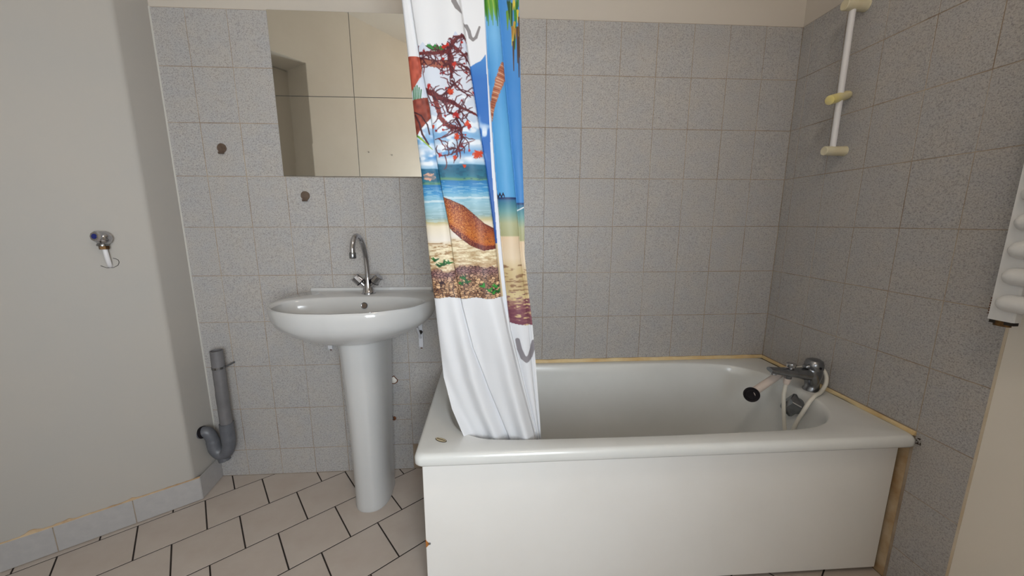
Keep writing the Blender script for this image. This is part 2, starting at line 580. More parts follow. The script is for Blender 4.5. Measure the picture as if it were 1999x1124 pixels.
# ------------------------------------------------------------------ bath
BX0, BX1, BY0, BY1 = -1.503, -0.0115, -0.664, -0.003
cx, cy = -0.78, -0.325
inner = [(-1.447, -.30), (-1.43, -.42), (-1.395, -.52), (-1.34, -.573), (-1.25, -.597), (-1.0, -.603), (-.6, -.603), (-.35, -.598), (-.24, -.575), (-.17, -.525),
         (-.125, -.45), (-.112, -.34), (-.127, -.21), (-.185, -.125), (-.27, -.08), (-.45, -.055), (-.8, -.045), (-1.2, -.045), (-1.34, -.07), (-1.41, -.13), (-1.44, -.2)]
dense = catmull([(x, y, 0) for x, y in inner], 24, True)
th = np.array([math.atan2(p_.y - cy, p_.x - cx) for p_ in dense]); rr = np.array([math.hypot(p_.x - cx, p_.y - cy) for p_ in dense])
order = np.argsort(th); th, rr = th[order], rr[order]
th3 = np.concatenate([th - 2 * np.pi, th, th + 2 * np.pi]); rr3 = np.tile(rr, 3)


def rrect(inset, rc=0.022, n=6):
    x0, x1, y0, y1 = BX0 + inset, BX1 - inset, BY0 + inset, BY1 - inset
    out = []
    for (ax, ay, a0) in ((x1 - rc, y0 + rc, -90), (x1 - rc, y1 - rc, 0), (x0 + rc, y1 - rc, 90), (x0 + rc, y0 + rc, 180)):
        for k in range(n + 1):
            a = math.radians(a0 + 90 * k / n)
            out.append((ax + rc * math.cos(a), ay + rc * math.sin(a)))
    dens = []
    for i in range(len(out)):
        a, b = out[i], out[(i + 1) % len(out)]
        L_ = math.hypot(b[0] - a[0], b[1] - a[1]); k = max(1, int(L_ / 0.025))
        dens += [(a[0] + (b[0] - a[0]) * t / k, a[1] + (b[1] - a[1]) * t / k) for t in range(k)]
    return dens


base_ring = rrect(0)
angs = [math.atan2(y - cy, x - cx) for x, y in base_ring]


def out_ring(inset, z):
    sx = (BX1 - BX0 - 2 * inset) / (BX1 - BX0); sy = (BY1 - BY0 - 2 * inset) / (BY1 - BY0)
    mx, my = (BX0 + BX1) / 2, (BY0 + BY1) / 2
    return [(mx + (x - mx) * sx, my + (y - my) * sy, z) for x, y in base_ring]


def in_ring(off, z, sc=1.0, back=0.0):
    r = np.interp(angs, th3, rr3)
    out = []
    for a, q in zip(angs, r):
        x, y = math.cos(a) * (q * sc + off), math.sin(a) * (q * sc + off)
        if x < 0: x *= (1 - back)
        else: x *= (1 - back * 0.25)
        out.append((cx + x, cy + y, z))
    return out


rings = [out_ring(.045, .480), out_ring(.004, .480), out_ring(.0, .486), out_ring(.0, .503), out_ring(.003, .510), out_ring(.007, .5145), out_ring(.013, .516),
         in_ring(.010, .516), in_ring(.004, .5145), in_ring(0, .510), in_ring(-.005, .500), in_ring(-.010, .48),
         in_ring(-.014, .42, .99, .02), in_ring(-.017, .34, .975, .05), in_ring(-.020, .26, .96, .085), in_ring(-.024, .19, .94, .115), in_ring(-.034, .15, .92, .135),
         in_ring(-.05, .122, .88, .15), in_ring(-.075, .108, .80, .16), in_ring(-.06, .102, .5, .16)]
bath = thing('bathtub', (-0.75, -0.33, 0.0), 'white enamel bathtub set along the tiled wall', 'bathtub')
MB().loft(rings, False, True).build('tub_shell', M['enamel'], bath, True, 60)
# feet under the tub
for fx in (-1.15, -0.4):
    f_ = MB()
    for fy in (-0.45, -0.2):
        f_.lathe((fx, fy, 0.0), (0, 0, 1), [(0, .025), (.008, .025), (.008, .009), (.106, .009)], 12)
    f_.box((fx - .02, -.47, .085), (fx + .02, -.18, .10))
    f_.build('foot', M['chrome_dull'], bath)
# sealant bead against both walls
sb = MB()
sb.loft([[(x, -0.0005, BATH_Z - .004), (x, -0.010 - .002 * math.sin(x * 37), BATH_Z - .002), (x, -0.006, BATH_Z + .006 + .002 * math.sin(x * 23)), (x, -0.0005, BATH_Z + .011 + .001 * math.sin(x * 51))] for x in np.linspace(-1.50, -0.004, 60)])
sb.loft([[tuple(rpt(t, .0005, BATH_Z - .004)), tuple(rpt(t, .009 + .002 * math.sin(t * 41), BATH_Z - .002)), tuple(rpt(t, .007, BATH_Z + .006 + .002 * math.sin(t * 29))), tuple(rpt(t, .0005, BATH_Z + .009))] for t in np.linspace(0.004, 0.652, 40)])
sb.build('sealant', M['seal'], bath, True)
# grime in the corner where rim, tiles and panel meet
g = MB()
for k in range(22):
    t0, z0 = 0.655 + rnd.random() * 0.012, 0.488 + rnd.random() * 0.024
    g.lathe(rpt(t0, 0.0, z0), (-1, 0, 0), [(0, .0008 + .0016 * rnd.random()), (.0008, .0006)], 6)
g.build('grime', M['grime'], bath)
# oval badge on the corner of the rim
bd = MB(); ring_ = []
bc = Vector((-1.436, -0.592, BATH_Z)); bu = Vector((0.86, -0.50, 0)).normalized(); bv = Vector((-bu.y, bu.x, 0))
def oval(ax, ay, z): return [bc + bu * ax * math.cos(q) + bv * ay * math.sin(q) + Vector((0, 0, z)) for q in [2 * math.pi * k / 28 for k in range(28)]]
badge = bd.loft([oval(.0195, .0085, -.001), oval(.0195, .0085, .0012), oval(.0180, .0072, .0016)]).build('badge', M['badge_ink'], bath, True)
bb = MB().loft([oval(.0178, .0070, .0014), oval(.0175, .0068, .0020)]).build('badge_face', M['badge'], badge)
ink = MB()
for k in range(7):
    a = bc + bu * (-.0125 + .0042 * k) + Vector((0, 0, .0021))
    for (p1, p2) in (((-.001, -.0024), (-.0002, .0024)), ((-.0002, .0024), (.0014, -.0022))) if k % 2 else (((-.001, -.0022), (-.001, .0024)), ((-.001, .0024), (.0012, .0008)), ((.0012, .0008), (-.0006, -.002))):
        ink.tube([a + bu * p1[0] + bv * p1[1], a + bu * p2[0] + bv * p2[1]], .00055, 6)
ink.build('badge_lettering', M['badge_ink'], badge)
# chrome overflow plate with its turning knob on the tap end
ov_c = Vector((-0.140, -0.362, 0.462)); ov_n = Vector((-0.985, 0, 0.17)).normalized()
ov_u = Vector((0, -1, 0)); ov_w = ov_n.cross(ov_u).normalized()
if ov_w.z < 0: ov_w = -ov_w
def ovp(a, b, c): return ov_c + ov_u * a + ov_w * b + ov_n * c
def rrpoly(hw, hh, rc, c, rot=0.0, n=5):
    out = []
    for (ax, ay, a0) in ((hw - rc, -hh + rc, -90), (hw - rc, hh - rc, 0), (-hw + rc, hh - rc, 90), (-hw + rc, -hh + rc, 180)):
        for k in range(n + 1):
            q = math.radians(a0 + 90 * k / n)
            x, y = ax + rc * math.cos(q), ay + rc * math.sin(q)
            out.append(ovp(x * math.cos(rot) - y * math.sin(rot), x * math.sin(rot) + y * math.cos(rot), c))
    return out
ov = MB().loft([rrpoly(.030, .030, .028, -.02), rrpoly(.030, .030, .028, .004), rrpoly(.027, .027, .025, .007)]).build('overflow_plate', M['chrome_dull'], bath, True)
kn = MB()
kn.loft([rrpoly(.030, .036, .005, .005, -0.62, 2), rrpoly(.030, .036, .005, .014, -0.62, 2), rrpoly(.009, .030, .003, .034, -0.62, 2)])
kn.build('overflow_knob', M['chrome_dull'], ov, True, 15)
MB().lathe(ovp(-.046, -.012, .0), ov_n, [(-.012, .008), (.003, .008), (.005, .005)], 14).build('screw', M['dark'], ov, True)

panel = thing('bath_surround', (-0.75, -0.615, 0.0), 'plain off-white board closing the front of the bath', 'bath surround')
bevel_box((-1.488, -0.6215, 0.016), (-0.020, -0.609, 0.482), 0.0012).build('board', M['panel'], panel)
ch = MB()
ch.loft([[(-1.4885, -0.6222, z), (-1.4885 + w_, -0.6222, z), (-1.4885 + w_, -0.6205, z), (-1.4885, -0.6205, z)] for z, w_ in ((.182, .001), (.187, .006), (.193, .011), (.199, .008), (.204, .003), (.209, .001))])
ch.build('chipped_edge', M['panel_edge'], panel)
MB().lathe((-1.477, -0.620, 0.1955), (0, -1, 0), [(0, .0035), (.0035, .0035), (.0045, .002)], 12).build('screw', M['chrome_dull'], panel, True)
rg = MB()
for k in range(12):
    pass
rg.box((-0.020, -0.6205, 0.016), (-0.0188, -0.610, 0.40)).build('dark_edge', M['rust'], panel)

# ------------------------------------------------------------------ bath mixer
mx = thing('bath_mixer_tap', (-0.066, -0.345, BATH_Z), 'dull chrome bath mixer tap on the rim at the right end of the bath', 'tap')
def ell(c, ax, ay, z, n=24): return [(c[0] + ax * math.cos(q), c[1] + ay * math.sin(q), z) for q in [2 * math.pi * k / n for k in range(n)]]
cbase = (-0.066, -0.345)
MB().loft([ell(cbase, .030, .028, .515), ell(cbase, .030, .028, .521), ell(cbase, .024, .023, .53), ell((-.068, -.345), .024, .023, .545), ell((-.07, -.345), .030, .026, .563), ell((-.071, -.345), .033, .028, .578), ell((-.072, -.345), .033, .028, .598), ell((-.072, -.345), .030, .026, .603)]).build('body', M['chrome_dull'], mx, True, 50)
def sect(x, hw, z0, z1, y=-0.345, n=16):
    zc, hz = (z0 + z1) / 2, (z1 - z0) / 2
    out = []
    for k in range(n):
        q = 2 * math.pi * k / n
        c_, s_ = math.cos(q), math.sin(q)
        out.append((x, y + hw * math.copysign(abs(c_) ** .6, c_), zc + hz * math.copysign(abs(s_) ** .6, s_)))
    return out
MB().loft([sect(-.062, .024, .556, .604), sect(-.10, .024, .560, .603), sect(-.14, .022, .569, .603), sect(-.18, .020, .577, .605), sect(-.215, .018, .584, .607), sect(-.236, .017, .588, .609), sect(-.244, .015, .595, .609)]).build('spout', M['chrome_dull'], mx, True, 50)
MB().lathe((-.226, -.345, .592), (-.1, 0, -1), [(0, .011), (.010, .011), (.011, .009)]).build('aerator', M['chrome'], mx, True)
hd = MB().lathe((-.070, -.345, .600), (0, 0, 1), [(0, .029), (.004, .031), (.022, .030), (.033, .026), (.038, .018), (.039, .0)], 28).build('lever_cap', M['chrome_dull'], mx, True, 50)
MB().loft([sect(-.09, .016, .604, .622), sect(-.103, .012, .603, .618), sect(-.108, .009, .604, .614)]).build('lever', M['chrome_dull'], hd, True, 50)
MB().lathe((-.072, -.3755, .613), (0, -1, .1), [(-.004, .0045), (.001, .0045), (.0015, .003)], 12).build('indicator', M['dark'], hd, True)
MB().lathe((-.160, -.345, .600), (0, 0, 1), [(0, .009), (.008, .009), (.010, .014), (.020, .0165), (.024, .0155), (.025, .0)], 20).build('diverter_knob', M['chrome'], mx, True)
MB().lathe((-.168, -.345, .582), (0, 0, -1), [(0, .013), (.010, .013), (.017, .0125), (.018, .010)], 20).build('hose_outlet', M['chrome_dull'], mx, True)

hs = thing('shower_hose', (-0.168, -0.345, 0.45), 'off-white shower hose looping from the bath mixer into the tub', 'hose')
MB().lathe((-.168, -.345, .566), (-.12, -.0, -1), [(0, .0125), (.012, .0115), (.024, .0095), (.026, .006)], 18).build('hose_nut', M['handset'], hs, True)
hpts = [(-.171, -.345, .545), (-.178, -.35, .50), (-.180, -.362, .44), (-.178, -.372, .385), (-.176, -.384, .345), (-.176, -.396, .338), (-.174, -.402, .36), (-.170, -.412, .42), (-.158, -.420, .468), (-.138, -.417, .502), (-.110, -.408, .5235), (-.078, -.392, .5245),
        (-.048, -.374, .532), (-.028, -.362, .552), (-.021, -.348, .578), (-.024, -.330, .594), (-.040, -.308, .592), (-.08, -.29, .58), (-.12, -.288, .572)]
MB().tube(catmull(hpts, 8), .0068, 12).build('hose', M['hose'], hs, True)

hsr = thing('hand_shower', (-0.32, -0.37, 0.50), 'slim hand shower with black face resting behind the bath spout', 'shower head')
ha, hb_ = Vector((-0.120, -0.288, 0.578)), Vector((-0.312, -0.352, 0.510))
hdir = (hb_ - ha).normalized()
MB().lathe(ha, hdir, [(0, .0095), (.02, .0125), (.10, .0140), ((hb_ - ha).length - .012, .0150), ((hb_ - ha).length, .018)], 20).build('handle', M['handset'], hsr, True)
fdir = Vector((-0.35, -0.92, 0.10)).normalized()
MB().lathe(hb_ - fdir * .004, fdir, [(-.006, .012), (0, .022), (.008, .0255), (.012, .0265)], 28).build('head', M['handset'], hsr, True)
MB().lathe(hb_ + fdir * .008, fdir, [(-.006, .026), (.002, .0275), (.006, .0273), (.007, .025), (.005, .020), (.006, .016), (.005, .011), (.0055, .0)], 28).build('spray_face', M['dark'], hsr, True, 20)

# ------------------------------------------------------------------ shower rail
rl = thing('shower_rail', tuple(rpt(.268, 0, 1.398)), 'white vertical shower rail with cream brackets on the right wall', 'shower rail')
MB().tube([rpt(.268, .045, 1.36 + .03), rpt(.268, .045, 1.60), rpt(.268, .045, 1.875)], .0095, 18).build('pole', M['white_plastic'], rl, True)
for zz, r_, ln in ((1.398, .0165, .078), (1.868, .0185, .078)):
    MB().lathe(rpt(.268, 0, zz), (-1, 0, 0), [(0, r_ + .001), (.004, r_ + .001), (.005, r_), (ln - .002, r_ - .001), (ln, r_ - .003)], 24).build('bracket', M['cream'], rl, True)
sd = Vector((-0.93, -0.22, -0.28)).normalized()
sc_ = rpt(.268, .047, 1.578)
sl = MB().lathe(sc_ - sd * .040, sd, [(0, .011), (.002, .0135), (.006, .015), (.075, .016), (.088, .0155), (.090, .012)], 24).build('slider', M['yellow'], rl, True)
MB().lathe(sc_ - sd * .047, sd, [(0, .009), (.004, .0135), (.012, .0145)], 24).build('clamp_knob', M['cream'], sl, True)

# ------------------------------------------------------------------ towel radiator
rad = thing('towel_radiator', tuple(rpt(.83, .07, .92)), 'white towel radiator with rounded tubes at the right edge', 'radiator')
cl = MB()
def cring(z, g_=0):
    return [rpt(.800 + g_, .060 + g_, z), rpt(.800 + g_, .076 - g_, z), rpt(.803 + g_, .080 - g_, z), rpt(.844 - g_, .080 - g_, z), rpt(.847 - g_, .076 - g_, z), rpt(.847 - g_, .060 + g_, z)]
cl.loft([cring(.918), cring(1.70)])
col_ = cl.build('collector', M['rad'], rad)
MB().loft([cring(.910, .002), cring(.919, .002)]).build('dark_gap', M['black_frame'], col_)
MB().tube([rpt(.8235, .070, .918), rpt(.8235, .070, .905)], .0155, 20, flat=0.6, up=(1, 0, 0)).build('end_plug', M['brass'], col_, True)
rs = MB()
for k in range(7):
    rs.box(tuple(rpt(.7995, .0765, .928 + .006 * k + .002 * rnd.random()) - Vector((.001, .0006, 0))), tuple(rpt(.7995, .0765, .928 + .006 * k + .005) + Vector((.001, .0006, 0))))
rs.build('rust_chip', M['rust'], col_)
for k, zz in enumerate((.962, 1.024, 1.084, 1.146, 1.208, 1.268, 1.33, 1.39, 1.45, 1.51)):
    t_ = MB()
    prof = [(.817, .30), (.819, .60), (.824, .85), (.834, 1.0), (1.30, 1.0), (1.305, .9), (1.308, .5)]
    t_.loft([[rpt(t, .082 + .022 * s_ * math.cos(q) * (1 if math.cos(q) > 0 else .35), zz + .020 * s_ * math.sin(q)) for q in [2 * math.pi * i / 20 for i in range(20)]] for t, s_ in prof])
    t_.build('tube', M['rad'], rad, True, 60)
MB().loft([[p_ + RU * .445 for p_ in cring(.918)], [p_ + RU * .445 for p_ in cring(1.70)]]).build('collector', M['rad'], rad)
for t_ in (.8235, 1.2685):
    for zz in (1.05, 1.60):
        MB().lathe(rpt(t_, 0, zz), (-1, 0, 0), [(0, .018), (.006, .018), (.006, .01), (.064, .01)], 14).build('wall_bracket', M['rad'], rad, True)

# ------------------------------------------------------------------ mirrors: four square mirror tiles
pos = {('upper', 'left'): (-2.108, 1.6285), ('upper', 'right'): (-1.8085, 1.6285), ('lower', 'left'): (-2.108, 1.329), ('lower', 'right'): (-1.8085, 1.329)}
lab = {('upper', 'left'): 'upper left square mirror tile, above the two metal hooks',
       ('upper', 'right'): 'upper right square mirror tile, beside the curtain top',
       ('lower', 'left'): 'lower left square mirror tile of the block of four',
       ('lower', 'right'): 'lower right square mirror tile above the tap, partly behind curtain'}
for key, (x0, z0) in pos.items():
    s_ = 0.2985
    root = thing('mirror_tile', (x0 + s_ / 2, -0.001, z0), lab[key], 'mirror', 'mirror tiles above the washbasin')
    ti = 0.0012 * (rnd.random() - .5)
    v = [(x0 + .0006, -.0042 + ti, z0 + .0006), (x0 + s_ - .0006, -.0042 - ti, z0 + .0006), (x0 + s_ - .0006, -.0042 - ti * .5, z0 + s_ - .0006), (x0 + .0006, -.0042 + ti * .5, z0 + s_ - .0006)]
    MB().add(v, [(0, 1, 2, 3)]).build('silvered_face', M['mirror'], root)
    MB().box((x0, -.0034, z0), (x0 + s_, -.0006, z0 + s_)).build('glass_edge', M['mirror_edge'], root)

# ------------------------------------------------------------------ stick-on hooks
for hx, hz, lb in ((-2.334, 1.434, 'round brown metal hook left of the mirror tiles'), (-2.033, 1.253, 'round brown metal hook below the mirror tiles')):
    root = thing('wall_hook', (hx, 0, hz), lb, 'hook', 'metal wall hooks')
    MB().lathe((hx, 0.0, hz), (0, -1, 0), [(-.001, .0178), (.0015, .018), (.0028, .017), (.003, .0)], 28).build('disc', M['hook'], root, True)
    hk = MB()
    hk.loft([[(hx - w_ , y_, hz + z_ + t_), (hx + w_, y_, hz + z_ + t_), (hx + w_, y_ - .002, hz + z_ - .001), (hx - w_, y_ - .002, hz + z_ - .001)] for w_, y_, z_, t_ in ((.010, -.002, -.008, .002), (.010, -.003, -.018, .002), (.010, -.006, -.022, .002), (.0095, -.010, -.0205, .0015), (.009, -.012, -.016, .001))])
    hk.build('hook', M['hook'], root, True)

# ------------------------------------------------------------------ washbasin
BC = -1.790
RIM = 0.862
def half_outline():
    # right half, from the wall round to the front centre, relative to BC
    pts = [(0.250, -0.003), (0.257, -0.03), (0.275, -0.085), (0.291, -0.15), (0.293, -0.21), (0.280, -0.275), (0.245, -0.335), (0.188, -0.39), (0.112, -0.428), (0.0, -0.442)]
    return catmull([(x, y, 0) for x, y in pts], 6)
ho = half_outline()
outl = [(p_.x, p_.y) for p_ in ho] + [(-p_.x, p_.y) for p_ in ho[-2::-1]]
nback = 20
outl += [(-0.255 + 0.51 * k / nback, -0.003) for k in range(1, nback)]
NB = len(outl)
bcx, bcy = 0.0, -0.235
def bring(sc, z, cy_=bcy, ymin=-0.003, back=True):
    out = []
    for x, y in outl:
        X, Y = x * sc, cy_ + (y - cy_) * sc
        if back and y > -0.004: Y = -0.003
        out.append((BC + X, min(Y, ymin), z))
    return out
iang = [math.atan2(y - bcy, x) for x, y in outl]
def iring(ax, ayf, ayb, z, c_=-0.262, e=2.3):
    out = []
    for a in iang:
        c, s = math.cos(a), math.sin(a)
        ay = ayb if s > 0 else ayf
        r = (abs(c / ax) ** e + abs(s / ay) ** e) ** (-1 / e)
        out.append((BC + c * r, c_ + s * r, z))
    return out
brings = [bring(.30, .712, -.22), bring(.40, .715, -.22), bring(.54, .729), bring(.68, .746), bring(.80, .762), bring(.89, .778), bring(.95, .795), bring(.985, .815), bring(1.0, .838), bring(1.0, .850), bring(.992, .858), bring(.98, RIM),
          iring(.266, .162, .115, RIM), iring(.262, .158, .111, RIM - .002), iring(.257, .153, .107, RIM - .008), iring(.262, .141, .098, .835), iring(.245, .130, .092, .805), iring(.215, .115, .085, .775), iring(.17, .09, .07, .753), iring(.11, .06, .05, .742), iring(.03, .03, .03, .738)]
basin = thing('washbasin', (BC, -0.22, 0.69), 'white oval ceramic washbasin on a pedestal below the mirrors', 'washbasin')
MB().loft(brings, True, True).build('bowl', M['ceramic'], basin, True, 50)
MB().loft([[(x, -.001, RIM - .01), (x, -.001, RIM + .010), (x, -.010, RIM + .010), (x, -.016, RIM - .01)] for x in (BC - .252, BC + .252)]).build('back_ledge', M['ceramic'], basin)
ofc = Vector((BC + .017, -.1665, .829)); ofn = Vector((0, -.97, .25)).normalized()
ofr = MB().lathe(ofc, ofn, [(-.004, .0125), (.0035, .0125), (.0045, .011), (.004, .0095)], 24, True, False).build('overflow_ring', M['chrome_dull'], basin, True)
MB().lathe(ofc, ofn, [(-.003, .0098), (.0030, .0098)], 24).build('overflow_hole', M['hook'], ofr)
MB().lathe((BC, -.262, .7385), (0, 0, 1), [(0, .028), (.003, .027), (.003, .020), (.001, .0)], 24).build('drain', M['chrome'], basin, True)

# pedestal
ped = MB()
def pring(z, hw, yf, yb, xo=0.0, n=28):
    out = []
    cy_ = (yf + yb) / 2 + 0.02
    for k in range(n + 1):
        q = math.pi + math.pi * k / n
        c, s = math.cos(q), math.sin(q)
        out.append((BC + xo + hw * math.copysign(abs(c) ** .85, c), cy_ + (cy_ - yf) * (-(abs(s) ** .9)), z))
    out += [(BC + xo + hw * .96, yb, z), (BC + xo - hw * .96, yb, z)]
    return out
prs = [pring(0.0, .070, -.262, -.10, .004), pring(.006, .071, -.264, -.10, .004), pring(.02, .070, -.262, -.10, .004), pring(.15, .070, -.265, -.10, .005), pring(.35, .073, -.272, -.09, .006), pring(.52, .078, -.282, -.08, .007), pring(.62, .081, -.290, -.075, .007), pring(.690, .083, -.296, -.07, .007), pring(.722, .083, -.297, -.07, .007)]
po = ped.loft(prs).build('basin_pedestal', M['ceramic'], None, True, 40)
tag(po, 'tapering white ceramic pedestal under the washbasin', 'pedestal')
prs2 = MB()

# basin brackets on the wall
for bx, lb in ((BC + .196, 'white plastic bracket under the right of the washbasin'), (BC - .196, 'white plastic bracket under the left of the washbasin')):
    root = thing('basin_bracket', (bx, 0, .62), lb, 'bracket', 'brackets under the washbasin')
    MB().loft([[(bx - .009, -.001, z), (bx + .009, -.001, z), (bx + .009, -y_, z), (bx - .009, -y_, z)] for z, y_ in ((.598, .006), (.606, .010), (.70, .012), (.708, .008))]).build('wall_plate', M['bracket_white'], root)
    MB().loft([[(bx - .004, y_, z), (bx + .004, y_, z), (bx + .004, y_ - .010, z + .006), (bx - .004, y_ - .010, z + .006)] for y_, z in ((-.008, .640), (-.04, .675), (-.07, .705))]).build('strut', M['bracket_white'], root)
    MB().lathe((bx, -.008, .672), (0, -1, 0), [(0, .010), (.010, .010), (.012, .006)], 6).build('bolt', M['dark_hole'], root)
    MB().lathe((bx, -.002, .597), (0, 0, -1), [(-.002, .006), (.003, .004)], 8).build('rust_stain', M['rust'], root)

# ------------------------------------------------------------------ basin mixer tap
TX, TY, TZ = -1.779, -0.088, RIM
tap = thing('basin_mixer_tap', (TX, TY, TZ), 'chrome two-handle mixer tap with tall swan-neck spout on the washbasin', 'tap')
MB().lathe((TX, TY, TZ - .001), (0, 0, 1), [(0, .0275), (.005, .0275), (.008, .024), (.024, .0195), (.044, .0150), (.062, .0125), (.066, .0120)], 28).build('body', M['chrome'], tap, True)
sp = catmull([(TX, TY, TZ + .055), (TX + .0, TY, TZ + .10), (TX - .001, TY - .004, TZ + .15), (TX - .003, TY - .018, TZ + .195), (TX - .005, TY - .042, TZ + .224), (TX - .007, TY - .070, TZ + .234), (TX - .009, TY - .098, TZ + .222), (TX - .010, TY - .113, TZ + .195), (TX - .010, TY - .116, TZ + .172)], 6)
spo = MB().tube(sp, .0098, 18).build('spout', M['chrome'], tap, True)
MB().lathe((TX - .010, TY - .116, TZ + .176), (0, -.05, -1), [(0, .0102), (.003, .0120), (.020, .0120), (.023, .0105), (.0235, .007)], 20).build('aerator', M['chrome_dull'], spo, True)
for s in (-1, 1):
    ax_ = Vector((s * .66, -.12, .74)).normalized()
    c0 = Vector((TX, TY, TZ + .016))
    h_ = MB().lathe(c0 + ax_ * .010, ax_, [(0, .0085), (.034, .0085)], 18).build('valve_stem', M['chrome'], tap, True)
    k_ = MB()
    k0 = c0 + ax_ * .040
    prof = [(0, .014), (.002, .0180), (.031, .0180), (.034, .0160), (.034, .0)]
    k_.lathe(k0, ax_, prof, 10)
    for q in range(10):
        pass
    hn = k_.build('handle', M['chrome'], h_, True, 25)
    MB().lathe(k0 - ax_ * .002, ax_, [(0, .0145), (.003, .0186), (.0045, .0186)], 20).build('collar', M['dark'], h_, True)

# ------------------------------------------------------------------ grey waste pipe with trap
PY = -0.066
wp = thing('waste_pipe', (-2.44, PY, 0.14), 'grey plastic waste pipe with trap in the left corner', 'pipe')
up_pts = [(-2.4195, PY, .625), (-2.421, PY, .52), (-2.4225, PY, .40), (-2.423, PY, .27)]
MB().loft([[(p_[0] + r_ * math.cos(q), p_[1] + r_ * math.sin(q), p_[2]) for q in [2 * math.pi * k / 28 for k in range(28)]] for p_, r_ in ((up_pts[3], .0225), (up_pts[2], .0228), ((-2.4222, PY, .43), .0232), ((-2.4215, PY, .455), .0225), (up_pts[1], .0225), (up_pts[0], .0228), (up_pts[0], .0200), ((-2.421, PY, .5), .0195))], True, True).build('upright_pipe', M['pvc'], wp, True, 40)
MB().lathe((-2.4205, PY, .56), (0, 0, -1), [(0, .0185), (.002, .0)], 20).build('pipe_mouth', M['dark_hole'], wp)
tr = catmull([(-2.423, PY, .300), (-2.424, PY, .255), (-2.4245, PY, .215), (-2.430, PY, .180), (-2.4475, PY, .155), (-2.468, PY, .158), (-2.4835, PY - .001, .180), (-2.487, PY - .002, .215), (-2.490, PY - .004, .240), (-2.499, PY - .008, .262), (-2.514, PY - .012, .268), (-2.530, PY - .014, .264)], 6)
trr = [.0262 if i < 12 else (.0248 if i < 44 else .0232) for i in range(len(tr))]
trp = MB().tube(tr, trr, 24).build('trap_bend', M['pvc_dark'], wp, True, 40)
MB().lathe((-2.453, PY, .136), (.25, -.1, -1), [(-.012, .0225), (0, .0235), (.012, .0225), (.014, .019)], 20).build('cleanout_cap', M['pvc_dark'], trp, True)
MB().lathe((-2.5145, PY - .012, .267), (-1, -.1, -.2), [(-.006, .0252), (.006, .0252)], 20).build('rubber_ring', M['dark'], trp, True)
cm = MB().lathe((-2.4205, PY, .552), (0, 0, 1), [(-.005, .0245), (.004, .0245)], 24)
cm.box((-2.402, -.060, .548), (-2.394, -.004, .553)); cm.box((-2.449, -.060, .548), (-2.444, -.004, .553))
cm.build('pipe_clamp', M['chrome_dull'], wp)

# ------------------------------------------------------------------ stop valve on the left wall
VC = E0 + LD * 0.143 - LN * 0.007 + Vector((0, 0, 1.086))
def vp(a, b, c): return VC + LD * (-a) + LN * b + Vector((0, 0, c))      # a to the right on the wall, b out of it, c up
vl = thing('stop_valve', tuple(vp(0, 0, 0)), 'small chrome stop valve with blue dot on the left wall', 'valve')
body = MB()
body.lathe(vp(.004, 0, .008), LN, [(0, .012), (.008, .020), (.022, .0235), (.034, .020), (.042, .009), (.043, 0)], 24)
body.build('body', M['chrome'], vl, True, 50)
kdir = (LD * .62 + LN * .75 + Vector((0, 0, .12))).normalized()
kn_ = MB().lathe(vp(.002, .020, .012), kdir, [(0, .017), (.008, .0195), (.020, .0185), (.024, .015), (.024, 0)], 9).build('handle', M['chrome'], vl, True, 25)
MB().lathe(vp(.002, .020, .012) + kdir * .024, kdir, [(-.002, .009), (.001, .0088), (.0015, 0)], 16).build('blue_cap', M['blue'], kn_, True)
MB().lathe(vp(0, .020, -.006), (0, 0, -1), [(0, .011), (.008, .0155), (.012, .0155), (.013, .012)], 20).build('collar', M['chrome_dull'], vl, True)
MB().lathe(vp(.002, .020, -.019), (0, 0, -1), [(0, .013), (.011, .013)], 6).build('nut', M['brass'], vl)
MB().tube(catmull([vp(.003, .020, -.028), vp(.004, .019, -.050), vp(.005, .014, -.072), vp(.005, .002, -.088), vp(.005, -.02, -.092)], 5), .0068, 14).build('stub_pipe', M['white_plastic'], vl, True)
cr = MB()
cp = [vp(.005 + (.022 + .004 * rnd.random()) * math.cos(q), .0008, -.078 + (.017 + .003 * rnd.random()) * math.sin(q)) for q in np.linspace(-2.6, 1.1, 12)]
cr.tube(cp, .0009, 6)
cr.build('plaster_crack', M['black_frame'], vl)

# ------------------------------------------------------------------ remains of plumbing behind the pedestal
pk = thing('pipe_stub', (-1.727, 0, .447), 'small broken plaster patch in the tiles right of the pedestal', 'wall patch')
pp = []
for k in range(14):
    q = 2 * math.pi * k / 14; r_ = .012 + .005 * rnd.random()
    pp.append((r_ * math.cos(q), r_ * math.sin(q)))
MB().loft([[(-1.727 + x * s_, y_, .447 + z * s_) for x, z in pp] for y_, s_ in ((.001, 1.1), (-.0015, 1.0), (-.004, .7), (-.006, .3))]).build('plaster', M['paint'], pk)
MB().loft([[(-1.727 + x * s_, y_, .447 + z * s_) for x, z in pp] for y_, s_ in ((.001, 1.32), (-.0008, 1.28))]).build('stained_edge', M['rust'], pk)
ck = thing('capillary_pipe', (-1.735, 0, .262), 'thin grey pipe with elbow behind the pedestal', 'pipe')
MB().tube(catmull([(-1.765, -.012, .46), (-1.757, -.012, .38), (-1.746, -.012, .31), (-1.738, -.012, .275), (-1.734, -.010, .264), (-1.732, .002, .260)], 5), .0035, 10).build('pipe', M['chrome_dull'], ck, True)
MB().lathe((-1.7325, -.001, .261), (0, -1, 0), [(0, .009), (.006, .0085), (.008, .005)], 12).build('fitting', M['rust'], ck, True)

# ------------------------------------------------------------------ shower curtain
def tab(t):
    return np.array([p_[0] for p_ in t], float), np.array([p_[1] for p_ in t], float)
